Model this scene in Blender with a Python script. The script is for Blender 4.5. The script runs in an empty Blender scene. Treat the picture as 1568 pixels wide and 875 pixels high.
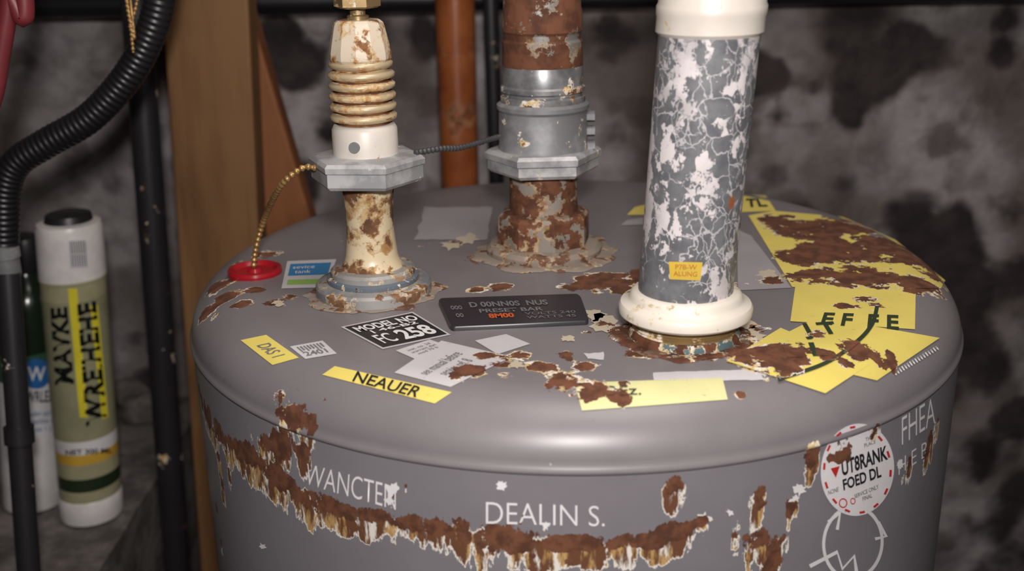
import bpy, math, random
import numpy as np
from mathutils import Vector, Matrix, noise as mnoise
random.seed(4)
scene = bpy.context.scene
scene.view_settings.view_transform = 'Standard'
# ------------------------------------------------------------------ camera model
H = 1.50            # lid height
R = 0.2825          # tank radius
TH = math.radians(18.5); RHO = math.radians(1.0)
F = 1700.0; CX, CY = 784.0, 437.5
C = Vector((-0.0445, -0.812, H + 0.247))
fw = Vector((0, math.cos(TH), -math.sin(TH)))
r0 = Vector((1, 0, 0)); u0 = Vector((0, math.sin(TH), math.cos(TH)))
up = u0*math.cos(RHO) + r0*math.sin(RHO)
rt = r0*math.cos(RHO) - u0*math.sin(RHO)
WALL_Y = 0.56; LEDGE = H - 0.35; CEIL = 2.40
SH = .042; DZ = .034

def ray(px, py): return fw + rt*((px-CX)/F) - up*((py-CY)/F)
def on_z(px, py, z=H):
    d = ray(px, py); return C + d*((z-C.z)/d.z)
def on_y(px, py, y):
    d = ray(px, py); return C + d*((y-C.y)/d.y)
def on_lid(px, py, off=0.0):
    """point on the lid: flat top or elliptical shoulder"""
    d = ray(px, py)
    def zs(p):
        rr = math.hypot(p.x, p.y)
        if rr <= R-SH: return H
        q = min((rr-(R-SH))/SH, 1.0)
        return H-DZ+DZ*math.sqrt(max(1-q*q, 0))
    t0 = (H-C.z)/d.z; t1 = (H-DZ-C.z)/d.z
    p = C+d*t0
    if math.hypot(p.x, p.y) > R-SH:
        for _ in range(40):
            tm = (t0+t1)/2; p = C+d*tm
            if p.z > zs(p): t0 = tm
            else: t1 = tm
    rr = math.hypot(p.x, p.y); nrm = Vector((0, 0, 1))
    if rr > R-SH:
        q = min((rr-(R-SH))/SH, .98); w = math.sqrt(1-q*q)
        nrm = Vector((p.x/rr*q*DZ/SH*1.0, p.y/rr*q*DZ/SH, w)); nrm.normalize()
    return p+nrm*off
def on_cyl(px, py, cx=0, cy=0, r=R, k=0, z0=0):
    d = ray(px, py)
    ox = C.x - k*(C.z-z0) - cx; oy = C.y-cy
    dx = d.x - k*d.z; dy = d.y
    a = dx*dx+dy*dy; b = 2*(ox*dx+oy*dy); c = ox*ox+oy*oy-r*r
    disc = max(b*b-4*a*c, 0)
    t = (-b-math.sqrt(disc))/(2*a)
    return C + d*t
def depth(p): return (Vector(p)-C).dot(fw)
def mpp(p): return depth(p)/F
def z_at(x, y, py):
    t = (py-CY)/F
    p0 = Vector((x-C.x, y-C.y, 0))
    return C.z - (p0.dot(up)+t*p0.dot(fw))/(up.z+t*fw.z)

# ------------------------------------------------------------------ helpers
def L(r, g, b):
    def f(c):
        c /= 255.0
        return c/12.92 if c <= 0.04045 else ((c+0.055)/1.055)**2.4
    return (f(r), f(g), f(b), 1)

def empty(name, loc):
    e = bpy.data.objects.new(name, None); e.location = loc
    e.empty_display_size = 0.05
    scene.collection.objects.link(e); return e
def parent(ob, e):
    if e is None: return
    ob.parent = e
    ob.matrix_parent_inverse = Matrix.Translation(-Vector(e.location))

def mkobj(name, verts, faces, mat, par=None, smooth=True, angle=35):
    me = bpy.data.meshes.new(name)
    me.from_pydata([tuple(v) for v in verts], [], faces); me.update()
    if smooth:
        me.shade_smooth()
        try: me.set_sharp_from_angle(angle=math.radians(angle))
        except Exception: pass
    ob = bpy.data.objects.new(name, me)
    scene.collection.objects.link(ob)
    if mat: me.materials.append(mat)
    parent(ob, par)
    return ob

def lathe(name, x, y, prof, mat, par=None, seg=48, rot=0, k=0, z0=H, angle=35, wob=0):
    vs, fs = [], []
    for (r, z) in prof:
        for i in range(seg):
            a = rot + 2*math.pi*i/seg
            rr = r
            if wob: rr = r*(1+wob*mnoise.noise(Vector((math.cos(a)*2.2+x*30, math.sin(a)*2.2, z*12)))+wob*.35*mnoise.noise(Vector((math.cos(a)*6+x*30, math.sin(a)*6, 3)))+wob*.12*mnoise.noise(Vector((math.cos(a)*22+x*30, math.sin(a)*22, 5))))
            vs.append((x+k*(z-z0)+rr*math.cos(a), y+rr*math.sin(a), z))
    n = len(prof)
    for j in range(n-1):
        for i in range(seg):
            a = j*seg+i; b = j*seg+(i+1) % seg
            fs.append((a, b, b+seg, a+seg))
    fs.append(tuple(reversed(range(seg))))
    fs.append(tuple((n-1)*seg+i for i in range(seg)))
    return mkobj(name, vs, fs, mat, par, angle=angle)

def pp(x, y, lst):
    out = []
    for hp, py in lst:
        z = z_at(x, y, py); out.append((hp*mpp((x, y, z)), z))
    return out

def catmull(pts, res):
    pts = [Vector(p) for p in pts]
    P = [pts[0]*2-pts[1]] + pts + [pts[-1]*2-pts[-2]]
    out = []
    for i in range(1, len(P)-2):
        a, b, c, d = P[i-1], P[i], P[i+1], P[i+2]
        for j in range(res):
            t = j/res
            out.append(0.5*((2*b)+(c-a)*t+(2*a-5*b+4*c-d)*t*t+(3*b-a-3*c+d)*t*t*t))
    out.append(P[-2]); return out

def sweep(name, path, rad, mat, par=None, seg=14, angle=60):
    vs, fs = [], []
    n = len(path); prev = None; s = 0
    for i, p in enumerate(path):
        t = (path[min(i+1, n-1)]-path[max(i-1, 0)]).normalized()
        if prev is None:
            a = Vector((0, 1, 0)) if abs(t.y) < .9 else Vector((1, 0, 0))
            nn = t.cross(a).normalized()
        else:
            nn = (prev - t*prev.dot(t)).normalized()
        prev = nn; bb = t.cross(nn)
        if i: s += (path[i]-path[i-1]).length
        r = rad(s) if callable(rad) else rad
        for j in range(seg):
            an = 2*math.pi*j/seg
            vs.append(p + (nn*math.cos(an)+bb*math.sin(an))*r)
    for i in range(n-1):
        for j in range(seg):
            a = i*seg+j; b = i*seg+(j+1) % seg
            fs.append((a, b, b+seg, a+seg))
    fs.append(tuple(reversed(range(seg)))); fs.append(tuple((n-1)*seg+i for i in range(seg)))
    return mkobj(name, vs, fs, mat, par, angle=angle)

def straight(p1, p2, zlo, zhi, n=2):
    d = (p2-p1)/(p2.z-p1.z)
    return [p1 + d*((zlo+(zhi-zlo)*i/(n-1))-p1.z) for i in range(n)]

# ------------------------------------------------------------------ shader helpers
class G:
    def __init__(s, name):
        s.m = bpy.data.materials.new(name); s.m.use_nodes = True
        s.t = s.m.node_tree; s.b = s.t.nodes['Principled BSDF']
        s.co = s.t.nodes.new('ShaderNodeTexCoord').outputs['Object']
    def n(s, ty, **kw):
        nd = s.t.nodes.new(ty)
        for k, v in kw.items(): setattr(nd, k, v)
        return nd
    def inp(s, sock, v):
        if isinstance(v, bpy.types.NodeSocket): s.t.links.new(v, sock)
        else: sock.default_value = v
    def noise(s, scale, detail=6, rough=.6, stretch=None, off=0, dist=0):
        nd = s.n('ShaderNodeTexNoise')
        mp = s.n('ShaderNodeMapping'); s.inp(mp.inputs['Vector'], s.co)
        mp.inputs['Location'].default_value = (off, off*.7, off*1.3)
        if stretch: mp.inputs['Scale'].default_value = stretch
        s.inp(nd.inputs['Vector'], mp.outputs[0])
        nd.inputs['Scale'].default_value = scale; nd.inputs['Detail'].default_value = detail
        nd.inputs['Roughness'].default_value = rough; nd.inputs['Distortion'].default_value = dist
        return nd.outputs['Fac']
    def math(s, op, a, b=0.0, c=0.0):
        nd = s.n('ShaderNodeMath', operation=op)
        s.inp(nd.inputs[0], a); s.inp(nd.inputs[1], b)
        if op == 'MULTIPLY_ADD': s.inp(nd.inputs[2], c)
        return nd.outputs[0]
    def step(s, v, a, b):
        nd = s.n('ShaderNodeMapRange'); nd.interpolation_type = 'SMOOTHSTEP'
        s.inp(nd.inputs['Value'], v); nd.inputs['From Min'].default_value = a; nd.inputs['From Max'].default_value = b
        return nd.outputs[0]
    def mix(s, f, a, b):
        nd = s.n('ShaderNodeMix', data_type='RGBA')
        s.inp(nd.inputs['Factor'], f); s.inp(nd.inputs[6], a); s.inp(nd.inputs[7], b)
        return nd.outputs[2]
    def attr(s, name):
        return s.n('ShaderNodeAttribute', attribute_name=name).outputs['Fac']
    def bump(s, h, strength=.3, dist=.002):
        nd = s.n('ShaderNodeBump'); s.inp(nd.inputs['Height'], h)
        nd.inputs['Strength'].default_value = strength; nd.inputs['Distance'].default_value = dist
        s.t.links.new(nd.outputs[0], s.b.inputs['Normal'])
    def out(s, col, rough=.5, metal=0.0, spec=.5):
        s.inp(s.b.inputs['Base Color'], col); s.inp(s.b.inputs['Roughness'], rough)
        s.inp(s.b.inputs['Metallic'], metal); s.inp(s.b.inputs['Specular IOR Level'], spec)
        return s.m

RUST_D, RUST_M = L(78, 44, 28), L(108, 66, 44)
def rustmat(name, base, dens=None, fringe=.08, scale=55, amp=2.0, stretch=None, rough=.4, metal=0, var=.12,
            cream=(L(222, 215, 206), L(200, 172, 116)), rust=(RUST_D, RUST_M), fr_amp=1.0, soft=.02, base2=None, spec=.5,
            cream_attr=None, cstretch=None, grime=0):
    g = G(name)
    d = g.attr('rust') if dens is None else dens
    n1 = g.noise(scale, 9, .66, stretch)
    n2 = g.noise(scale*.7, 7, .65, cstretch or stretch, off=3.1)
    n3 = g.noise(scale*3, 5, .6, off=7.7)
    v = g.math('ADD', d, g.math('MULTIPLY', g.math('SUBTRACT', n1, .5), amp))
    vb = v
    if cream_attr:
        vb = g.math('ADD', g.attr(cream_attr), g.math('MULTIPLY', g.math('SUBTRACT', n1, .5), amp*.5))
    vc = g.math('ADD', vb, g.math('MULTIPLY', g.math('SUBTRACT', n2, .5), fr_amp))
    mr = g.step(v, .5, .5+soft); mc = g.step(vc, .5-fringe, .5-fringe+soft)
    if base2: bc = g.mix(g.step(g.noise(scale*.5, 6, .6, off=11), .4, .6), base, base2)
    else:
        dk = tuple(c*(1-var) for c in base[:3])+(1,)
        bc = g.mix(g.step(g.noise(14, 5, .6, off=5), .35, .65), base, dk)
    if grime:
        gr = g.step(g.noise(160, 5, .7, off=41), .64, .72)
        bc = g.mix(g.math('MULTIPLY', gr, grime), bc, L(92, 74, 62))
    cc = g.mix(g.step(n3, .42, .6), cream[0], cream[1])
    if cream_attr:   # white outline at the torn paint edge, tan and brown inside
        ed = g.step(vc, .5-fringe+.05, .5-fringe+.10)
        inner = g.mix(g.step(g.noise(scale*1.1, 7, .65, cstretch, off=21), .42, .52), cream[1], L(98, 60, 37))
        cc = g.mix(ed, cream[0], g.mix(g.step(g.noise(scale*1.4, 6, .65, cstretch, off=31), .36, .46), cream[0], inner))
    rc = g.mix(g.step(g.noise(scale*1.6, 6, .6, off=9), .38, .62), rust[0], rust[1])
    col = g.mix(mr, g.mix(mc, bc, cc), rc)
    any_ = g.math('MAXIMUM', mr, mc)
    ro = g.math('MULTIPLY_ADD', any_, .85-rough, rough)
    me = g.math('MULTIPLY', g.math('SUBTRACT', 1.0, any_), metal)
    g.bump(g.math('ADD', g.math('MULTIPLY', any_, -.5), g.math('MULTIPLY', n3, g.math('MULTIPLY_ADD', any_, .4, .02))), .4, .001)
    return g.out(col, ro, me, spec)

def plain(name, col, rough=.5, metal=0, var=.15, scale=40, spec=.5):
    g = G(name)
    dk = tuple(c*(1-var) for c in col[:3])+(1,)
    n = g.noise(scale, 5, .6)
    return g.out(g.mix(g.step(n, .35, .65), col, dk), rough, metal, spec)

# ------------------------------------------------------------------ rust density field
blobs = []
def blob(px, py, rp, surf='lid', w=1.0):
    p = on_lid(px, py) if surf == 'lid' else on_cyl(px, py)
    blobs.append((p.x, p.y, p.z, rp*mpp(p), w))
def field(V):
    V = np.asarray(V, dtype=float).reshape(-1, 3)
    d = np.zeros(len(V))
    for (x, y, z, r, w) in blobs:
        q = ((V[:, 0]-x)**2+(V[:, 1]-y)**2+(V[:, 2]-z)**2)/(r*r)
        d = np.maximum(d, w*np.clip(.78-.28*q, 0, 1))
    return d
def add_rust(ob, cream=False):
    me = ob.data; n = len(me.vertices)
    co = np.empty(n*3); me.vertices.foreach_get('co', co)
    a = me.attributes.new('rust', 'FLOAT', 'POINT')
    a.data.foreach_set('value', field(co).astype(np.float32))
    if cream:
        c3 = co.reshape(-1, 3)
        f = np.maximum(np.maximum(field(c3+np.array([0, 0, .003])), field(c3+np.array([0, 0, .008]))*.93), field(c3+np.array([0, 0, .013]))*.76)
        a = me.attributes.new('creamd', 'FLOAT', 'POINT'); a.data.foreach_set('value', f.astype(np.float32))

# lid blobs
for b in [(1195,340,34,1.1),(1240,355,50,1.1),(1290,348,45,1.1),(1290,385,60,1.12),(1350,375,50,1.1),(1400,400,48,1.1),(1430,425,25),(1235,395,42,1.1),(1330,425,48,1.08),(1270,425,42,1.05),(1395,435,38,1.05),(1225,425,24),(1330,465,26,.9),(1290,470,14),
          (930,430,44),(880,440,24),(965,440,38),(985,425,35),(930,500,20,.75),(900,510,14,.7),(990,540,30,.85),(1130,520,32,.85),(1165,505,20,.7),(1080,545,26,.8),
          (1160,550,45,.97),(1210,545,40),(1200,560,30),(1250,515,18),(1310,535,28),(1350,550,24),(1260,545,20),(1290,560,16,.9),
          (720,570,24,.9),(760,555,24,.88),(800,545,18,.8),(830,560,22,.88),(860,580,24,.92),(890,590,30,.95),(900,605,20),(840,590,14,.85),(950,610,18,.85),(960,590,12,.8),(740,548,18),(700,575,15,.8),(1080,605,8,.7),(1135,605,9),(900,560,20,.75),(860,545,24,.7),(780,575,18,.7),
          (330,440,22),(345,455,22),(320,475,20),(370,465,16),(420,465,18,.8),(390,445,16),(360,405,12),(410,390,20,.9),(330,485,12),(440,455,12,.8),(350,430,14),
          (730,445,14,.9),(770,440,18,.85),(725,400,18,.75),(1120,440,22,.7),(1090,380,16,.6),(1180,430,20,.7),
          (430,625,22,.82),(450,640,24,.82),(475,650,16,.8),(425,650,14,.7),
          (500,612,7,.8),(660,375,18,.6),(705,372,16,.7)]:
    blob(*b[:3], 'lid', b[3] if len(b) > 3 else 1.0)
# body blobs (band of peeling paint under the lid lip)
def band(pl):
    for (a, b) in zip(pl[:-1], pl[1:]):
        n = max(2, int(math.hypot(b[0]-a[0], b[1]-a[1])/9))
        for i in range(n):
            t = i/n
            blob(a[0]+(b[0]-a[0])*t, a[1]+(b[1]-a[1])*t, (a[2]+(b[2]-a[2])*t)*1.12, 'body', 1.0)
band([(306,600,12),(318,640,18),(345,675,17),(385,700,17),(420,730,19),(470,762,17),(540,785,12),(610,799,12),(680,805,15),(730,822,20),(800,828,22),(850,830,13),(950,832,11),(1005,824,15),(1055,808,14),(1085,797,6)])
for b in [(430,685,24),(405,680,16),(460,690,18),(440,672,22,.8),(1035,745,18),(1030,740,12),(1158,755,15),(1160,775,12),(1160,830,22,.95),(1180,850,24,.95),(1195,825,16,.9),(1175,870,20,.95),(1212,775,13),(1208,790,10),(1245,690,15),(1240,705,12),(1290,690,20,.9),(1270,700,10),(1335,660,15,.9),(1425,675,16),(1420,690,14,.9),(1435,645,12),(1395,705,12,.7),(1385,730,14,.6),
          (335,700,12,.9),(340,740,10,.85),(332,780,9,.8),(338,830,10,.8),(350,720,9,.8),(820,852,14,.85),(735,848,18,.85),(870,862,8,.8),(620,745,5,.7),(600,760,6,.75),(1125,820,7,.7),(1130,790,8,.6)]:
    blob(b[0], b[1], b[2], 'body', b[3] if len(b) > 3 else 1.0)

# ------------------------------------------------------------------ materials
M_tank = rustmat('grey_enamel', L(120,115,118), None, fringe=.05, scale=60, amp=2.0, rough=.38, var=.10, fr_amp=.9, grime=.35)
M_body = rustmat('grey_enamel_side', L(124,120,125), None, fringe=.02, scale=72, amp=2.2, stretch=(1,1,.6), rough=.38, var=.08, fr_amp=2.0, cream_attr='creamd', cstretch=(1.3,1.3,.30), cream=(L(220,214,206), L(178,142,88)))
def label(name, col): return rustmat(name, col, None, fringe=.02, scale=60, amp=2.0, rough=.5, var=.10, fr_amp=.7, grime=.3)
M_yel = label('yellow_vinyl', L(222,203,106)); M_pale = label('pale_yellow_vinyl', L(210,206,150))
M_wht = label('white_vinyl', L(194,190,193)); M_gry = label('grey_paper', L(156,151,155))
M_blk = label('black_print', L(34,32,36)); M_white_print = label('white_print', L(222,220,222))
M_grn = label('dark_green_print', L(46,58,40)); M_red = label('red_print', L(190,44,40)); M_blue = label('blue_print', L(52,122,170))
M_dim = label('grey_print', L(112,110,114)); M_lime = label('lime_print', L(140,176,90)); M_org = label('orange_print', L(190,84,40))
M_galv = rustmat('galvanized_steel', L(184,184,186), .2, fringe=.04, scale=90, amp=1.9, rough=.45, metal=.3, soft=.06, base2=L(148,148,151), rust=(L(110,84,66),L(140,112,86)))
M_galvr = rustmat('stained_galvanized_steel', L(152,152,155), .22, fringe=.06, scale=60, amp=1.9, rough=.5, metal=.3, soft=.08, base2=L(124,124,127), rust=(L(100,72,54),L(130,96,70)))
M_sleeve = rustmat('grimy_steel_sleeve', L(150,150,153), .34, fringe=.06, scale=50, amp=2.1, rough=.35, metal=.4, soft=.06, base2=L(106,106,110), rust=(L(92,60,42),L(122,84,56)))
M_cream = rustmat('stained_cream_paint', L(212,198,178), .42, fringe=.10, scale=70, amp=1.8, rough=.4, soft=.12, cream=(L(196,170,130),L(172,124,76)), rust=(L(96,62,42),L(132,88,52)))
M_creamrust = rustmat('rusty_cream_nipple', L(212,194,162), .46, fringe=.12, scale=50, amp=2.4, rough=.35, soft=.14, cream=(L(186,160,118),L(154,114,70)), rust=(L(84,54,38),L(114,76,50)))
M_gold = rustmat('corroded_brass', L(194,174,142), None, fringe=.16, scale=80, amp=1.3, rough=.38, metal=.25, soft=.14, cream=(L(198,174,136),L(170,122,72)), rust=(L(84,50,30),L(118,74,44)), stretch=(.5,.5,2.2))
M_brass = rustmat('aged_brass', L(164,138,98), .34, fringe=.1, scale=70, amp=1.6, rough=.35, metal=.6, soft=.12, rust=(L(96,66,40),L(130,92,56)))
M_collar = rustmat('white_plastic', L(206,198,190), .26, fringe=.06, scale=50, amp=1.7, rough=.4, soft=.08, rust=(L(120,80,54),L(160,116,78)))
M_ruststeel = rustmat('rusty_steel', L(134,130,126), .60, fringe=.03, scale=42, amp=2.1, rough=.45, metal=.25, soft=.05, cream=(L(152,138,120),L(130,98,70)))
M_nipple = rustmat('heavily_rusted_nipple', L(136,128,120), .56, fringe=.06, scale=62, amp=2.1, rough=.6, soft=.05, cream=(L(170,150,122),L(140,104,68)))
M_seal = rustmat('crusty_sealant', L(134,122,112), .40, fringe=.08, scale=80, amp=2.3, rough=.8, soft=.06, cream=(L(168,152,130),L(138,110,80)), rust=(L(84,56,42),L(110,76,56)))
M_ring = rustmat('weathered_steel_ring', L(150,148,146), .42, fringe=.08, scale=60, amp=2.1, rough=.45, metal=.15, soft=.08, base2=L(116,118,122), cream=(L(194,180,156),L(156,124,88)), rust=(L(94,64,46),L(124,90,62)))
M_sealr = rustmat('rusty_crust', L(112,92,78), .60, fringe=.02, scale=80, amp=2.2, rough=.8)
M_blue_ring = rustmat('blue_grey_gasket', L(96,106,116), .34, fringe=.08, scale=90, amp=2, rough=.5)
M_flange = rustmat('white_painted_flange', L(218,210,198), .28, fringe=.10, scale=50, amp=1.7, rough=.38, soft=.1, cream=(L(204,186,156),L(180,154,118)))
M_wire = plain('brass_braid', L(170,134,84), .4, .5); M_dwire = plain('grey_braid', L(80,80,82), .5, .4)
M_redp = plain('red_wax', L(152,24,34), .3)
M_black = plain('black_rubber', L(26,25,28), .38); M_bpipe = rustmat('black_iron', L(38,36,40), .24, fringe=.0, scale=40, amp=1.7, rough=.4, rust=(L(104,50,26),L(140,76,40)), soft=.06)
M_or = rustmat('orange_rusted_pipe', L(128,68,36), .42, fringe=-.03, scale=22, amp=1.7, rough=.3, soft=.25, rust=(L(62,32,20),L(88,46,28)), base2=L(148,84,46), cream=(L(158,108,72),L(116,62,34)))

def flaky():
    g = G('flaking_white_over_grey_paint')
    nn = g.n('ShaderNodeTexNoise'); nn.inputs['Scale'].default_value = 70; nn.inputs['Detail'].default_value = 5; g.inp(nn.inputs['Vector'], g.co)
    sc = g.n('ShaderNodeVectorMath', operation='SCALE'); g.inp(sc.inputs[0], nn.outputs['Color']); sc.inputs['Scale'].default_value = .016
    mp = g.n('ShaderNodeVectorMath', operation='ADD'); g.inp(mp.inputs[0], g.co); g.inp(mp.inputs[1], sc.outputs[0])
    st = g.n('ShaderNodeMapping'); g.inp(st.inputs['Vector'], mp.outputs[0]); st.inputs['Scale'].default_value = (1, 1, .65)
    def vor(scale, feat):
        v = g.n('ShaderNodeTexVoronoi', feature=feat); v.inputs['Scale'].default_value = scale; g.inp(v.inputs['Vector'], st.outputs[0]); return v
    cell = g.n('ShaderNodeSeparateColor'); g.inp(cell.inputs[0], vor(150, 'F1').outputs['Color'])
    edge = vor(150, 'DISTANCE_TO_EDGE').outputs['Distance']; edge2 = vor(80, 'DISTANCE_TO_EDGE').outputs['Distance']
    n = g.noise(46, 9, .70, stretch=(1, 1, .7), off=2.2); n2 = g.noise(16, 3, .5, off=4)
    v = g.math('ADD', n, g.math('MULTIPLY', g.math('SUBTRACT', n2, .5), .3))
    v = g.math('ADD', v, g.math('MULTIPLY', g.math('SUBTRACT', cell.outputs[0], .5), .15))
    m = g.step(v, .530, .538)
    ln = g.math('SUBTRACT', 1.0, g.step(edge, .02, .045))
    ln = g.math('MULTIPLY', ln, g.step(g.noise(26, 4, .6, off=8), .50, .55))
    ln2 = g.math('MULTIPLY', g.math('SUBTRACT', 1.0, g.step(edge2, .012, .028)), g.step(g.noise(18, 4, .6, off=18), .44, .5))
    allw = g.math('MAXIMUM', ln, ln2)
    base = g.mix(g.step(g.noise(90, 5, .6, off=2), .35, .65), L(112,113,117), L(92,93,98))
    wht = g.mix(g.step(g.noise(30, 5, .6, off=6), .4, .65), L(210,203,205), L(178,172,174))
    wht = g.mix(g.math('MULTIPLY', ln, .7), wht, L(116,117,121))
    base = g.mix(g.math('MULTIPLY', allw, .85), base, L(184,181,184))
    col = g.mix(m, base, wht)
    ru = g.step(g.math('ADD', g.attr('rust'), g.noise(60, 5, .6, off=12)), .95, 1.1)
    col = g.mix(ru, col, L(140,84,52))
    g.bump(m, .5, .001)
    return g.out(col, .42)
M_flaky = flaky()

def wallmat():
    g = G('whitewashed_stone')
    n1 = g.noise(9, 5, .52, dist=.3); n2 = g.noise(22, 5, .55, off=4)
    v = g.math('ADD', g.attr('dark'), g.math('MULTIPLY', g.math('SUBTRACT', n1, .5), 1.2))
    m = g.step(v, .34, .62)
    light = g.mix(g.step(n2, .36, .68), L(156,150,152), L(122,116,117))
    dark = g.mix(g.step(g.noise(30, 5, .6, off=8), .3, .7), L(62,55,55), L(43,38,39))
    mid = g.mix(g.step(g.noise(5, 4, .5, off=2), .40, .60), light, L(100,92,89))
    mid = g.mix(g.math('MULTIPLY', g.step(g.noise(14, 5, .55, off=15), .50, .64), .75), mid, L(80,72,70))
    col = g.mix(m, mid, dark)
    g.bump(g.math('ADD', n1, g.math('MULTIPLY', n2, .4)), .6, .02)
    return g.out(col, .9, 0, .2)
M_wall = wallmat()
def conc(name, a, b, sc=12):
    g = G(name); n = g.noise(sc, 8, .65); n2 = g.noise(sc*5, 5, .6, off=3)
    col = g.mix(g.step(g.math('ADD', n, g.math('MULTIPLY', g.math('SUBTRACT', n2, .5), .3)), .38, .64), a, b)
    g.bump(n2, .4, .004); return g.out(col, .9, 0, .2)
M_ledge = conc('dusty_concrete', L(124,118,114), L(82,77,74)); M_floor = conc('concrete_floor', L(110,106,102), L(70,66,64), 5)
def wood(name, a, b):
    g = G(name); n = g.noise(30, 7, .6, stretch=(1, 1, .08), dist=.3); n2 = g.noise(9, 4, .5, off=3)
    col = g.mix(g.step(g.math('ADD', n, g.math('MULTIPLY', g.math('SUBTRACT', n2, .5), .4)), .35, .68), a, b)
    g.bump(n, .25, .002); return g.out(col, .6, 0, .3)
M_wood = wood('old_pine', L(122,88,56), L(96,66,40)); M_wood2 = wood('stained_brace', L(134,84,50), L(102,62,34))

# ------------------------------------------------------------------ room
def grid_wall():
    nx, nz = 420, 180; x0, x1 = -3.0, 3.0
    vs, fs = [], []
    for j in range(nz+1):
        for i in range(nx+1):
            x = x0+(x1-x0)*i/nx; z = CEIL*j/nz
            q = Vector((x*3.2, z*3.2, 1.7))
            y = WALL_Y - .018*mnoise.noise(q) - .008*mnoise.noise(q*3.1)
            vs.append((x, y, z))
    for j in range(nz):
        for i in range(nx):
            a = j*(nx+1)+i; fs.append((a, a+1, a+nx+2, a+nx+1))
    ob = mkobj('wall_back', vs, fs, M_wall, angle=180)
    db = []
    for (px, py, r, w) in [(455,110,40,1),(465,90,35,1),(430,60,40,1),(500,200,25,.6),(460,280,40,.8),(640,60,40,.6),(600,130,30,.5),(945,60,45,.9),(940,200,30,.6),(1145,105,40,1),(1180,110,30,.9),(1300,40,60,.9),(1330,110,60,1),(1370,80,50,1),(1300,165,35,.8),(1175,265,35,.8),(1190,180,25,.6),(1215,340,40,.9),(1290,290,30,.5),(1370,260,35,.5),(1400,340,60,.8),(1440,380,70,.95),(1440,450,75,1),(1470,530,60,1),(1410,540,50,1),(1430,590,50,.9),(1500,560,50,.9),(1545,80,35,.8),(1540,30,30,.8),(1420,90,40,.6),(1550,330,30,.8),(1555,420,40,.8),(1555,640,40,.9),(1510,700,50,.8),(1520,800,50,.8),(1560,750,40,.8),(1240,25,40,.6),(60,60,30,.3),(170,290,32,.5),(150,200,26,.4),(190,420,35,.5),(20,190,25,.3),(215,600,30,.7),(200,520,22,.6),(240,640,30,.6),(560,60,50,.7),(1100,30,30,.6),(1240,200,25,.55),(1240,130,20,.6)]:
        p = on_y(px, py, WALL_Y); db.append((p, r*mpp(p), w))
    V = np.array(vs); d = np.zeros(len(V))
    for p, r, w in db:
        q = ((V[:, 0]-p.x)**2+(V[:, 2]-p.z)**2)/(r*r)
        d = np.maximum(d, w*np.clip(.9-.4*q, 0, 1))
    lo = on_y(0, 600, WALL_Y).x; hi = on_y(1568, 600, WALL_Y).x
    for _ in range(200):
        x = random.uniform(-3, 3); z = random.uniform(0, 2.4)
        r = random.uniform(.03, .09); w = random.uniform(.4, 1)
        if lo-.1 < x < hi+.1 and 1.0 < z < 1.95: continue
        q = ((V[:, 0]-x)**2+(V[:, 2]-z)**2)/(r*r); d = np.maximum(d, w*np.clip(.9-.4*q, 0, 1))
    a = ob.data.attributes.new('dark', 'FLOAT', 'POINT'); a.data.foreach_set('value', d.astype(np.float32))
grid_wall()
def box(name, a, b, mat, par=None, bev=0.0):
    x0, y0, z0 = a; x1, y1, z1 = b
    vs = [(x0,y0,z0),(x1,y0,z0),(x1,y1,z0),(x0,y1,z0),(x0,y0,z1),(x1,y0,z1),(x1,y1,z1),(x0,y1,z1)]
    fs = [(0,3,2,1),(4,5,6,7),(0,1,5,4),(1,2,6,5),(2,3,7,6),(3,0,4,7)]
    ob = mkobj(name, vs, fs, mat, par, smooth=False)
    if bev:
        m = ob.modifiers.new('bev', 'BEVEL'); m.width = bev; m.segments = 3
    return ob
box('floor', (-3, -3, -.05), (3, WALL_Y+.03, 0), M_floor)
box('ceiling', (-3, -3, CEIL), (3, WALL_Y+.03, CEIL+.05), M_wood)
box('wall_left', (-3.05, -3, 0), (-3, WALL_Y+.03, CEIL), M_wall)
box('wall_right', (3, -3, 0), (3.05, WALL_Y+.03, CEIL), M_wall)

# concrete ledge (rough)
def ledge():
    x0, x1, y0, y1 = -1.6, -.452, .09, WALL_Y-.02
    nx, ny = 60, 26; vs, fs = [], []
    for j in range(ny+1):
        for i in range(nx+1):
            x = x0+(x1-x0)*i/nx; y = y0+(y1-y0)*j/ny
            vs.append((x, y, LEDGE+.003*mnoise.noise(Vector((x*14, y*14, 0)))-.004))
    for j in range(ny):
        for i in range(nx):
            a = j*(nx+1)+i; fs.append((a, a+1, a+nx+2, a+nx+1))
    b = len(vs)
    top = [i for i in range(nx+1)] + [j*(nx+1)+nx for j in range(1, ny+1)] + [ny*(nx+1)+i for i in range(nx-1, -1, -1)] + [j*(nx+1) for j in range(ny-1, 0, -1)]
    for t in top:
        X = vs[t][0]
        vs.append((X-(.13 if X > x1-.001 else 0), vs[t][1], 0.0))
    n = len(top)
    for i in range(n):
        j = (i+1) % n; fs.append((top[i], b+i, b+j, top[j]))
    mkobj('concrete_ledge', vs, fs, M_ledge, angle=40)
ledge()
def stone(name, p, s, mat, seed):
    import bmesh
    bm = bmesh.new(); bmesh.ops.create_icosphere(bm, subdivisions=3, radius=1)
    for v in bm.verts:
        n = 1+.28*mnoise.noise(v.co*1.4+Vector((seed*3, 0, 0)))
        v.co = Vector((v.co.x*s[0]*n, v.co.y*s[1]*n, max(v.co.z, -.6)*s[2]*n))
    me = bpy.data.meshes.new(name); bm.to_mesh(me); bm.free(); me.shade_smooth(); me.materials.append(mat)
    ob = bpy.data.objects.new(name, me); ob.location = p; scene.collection.objects.link(ob); return ob
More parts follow.
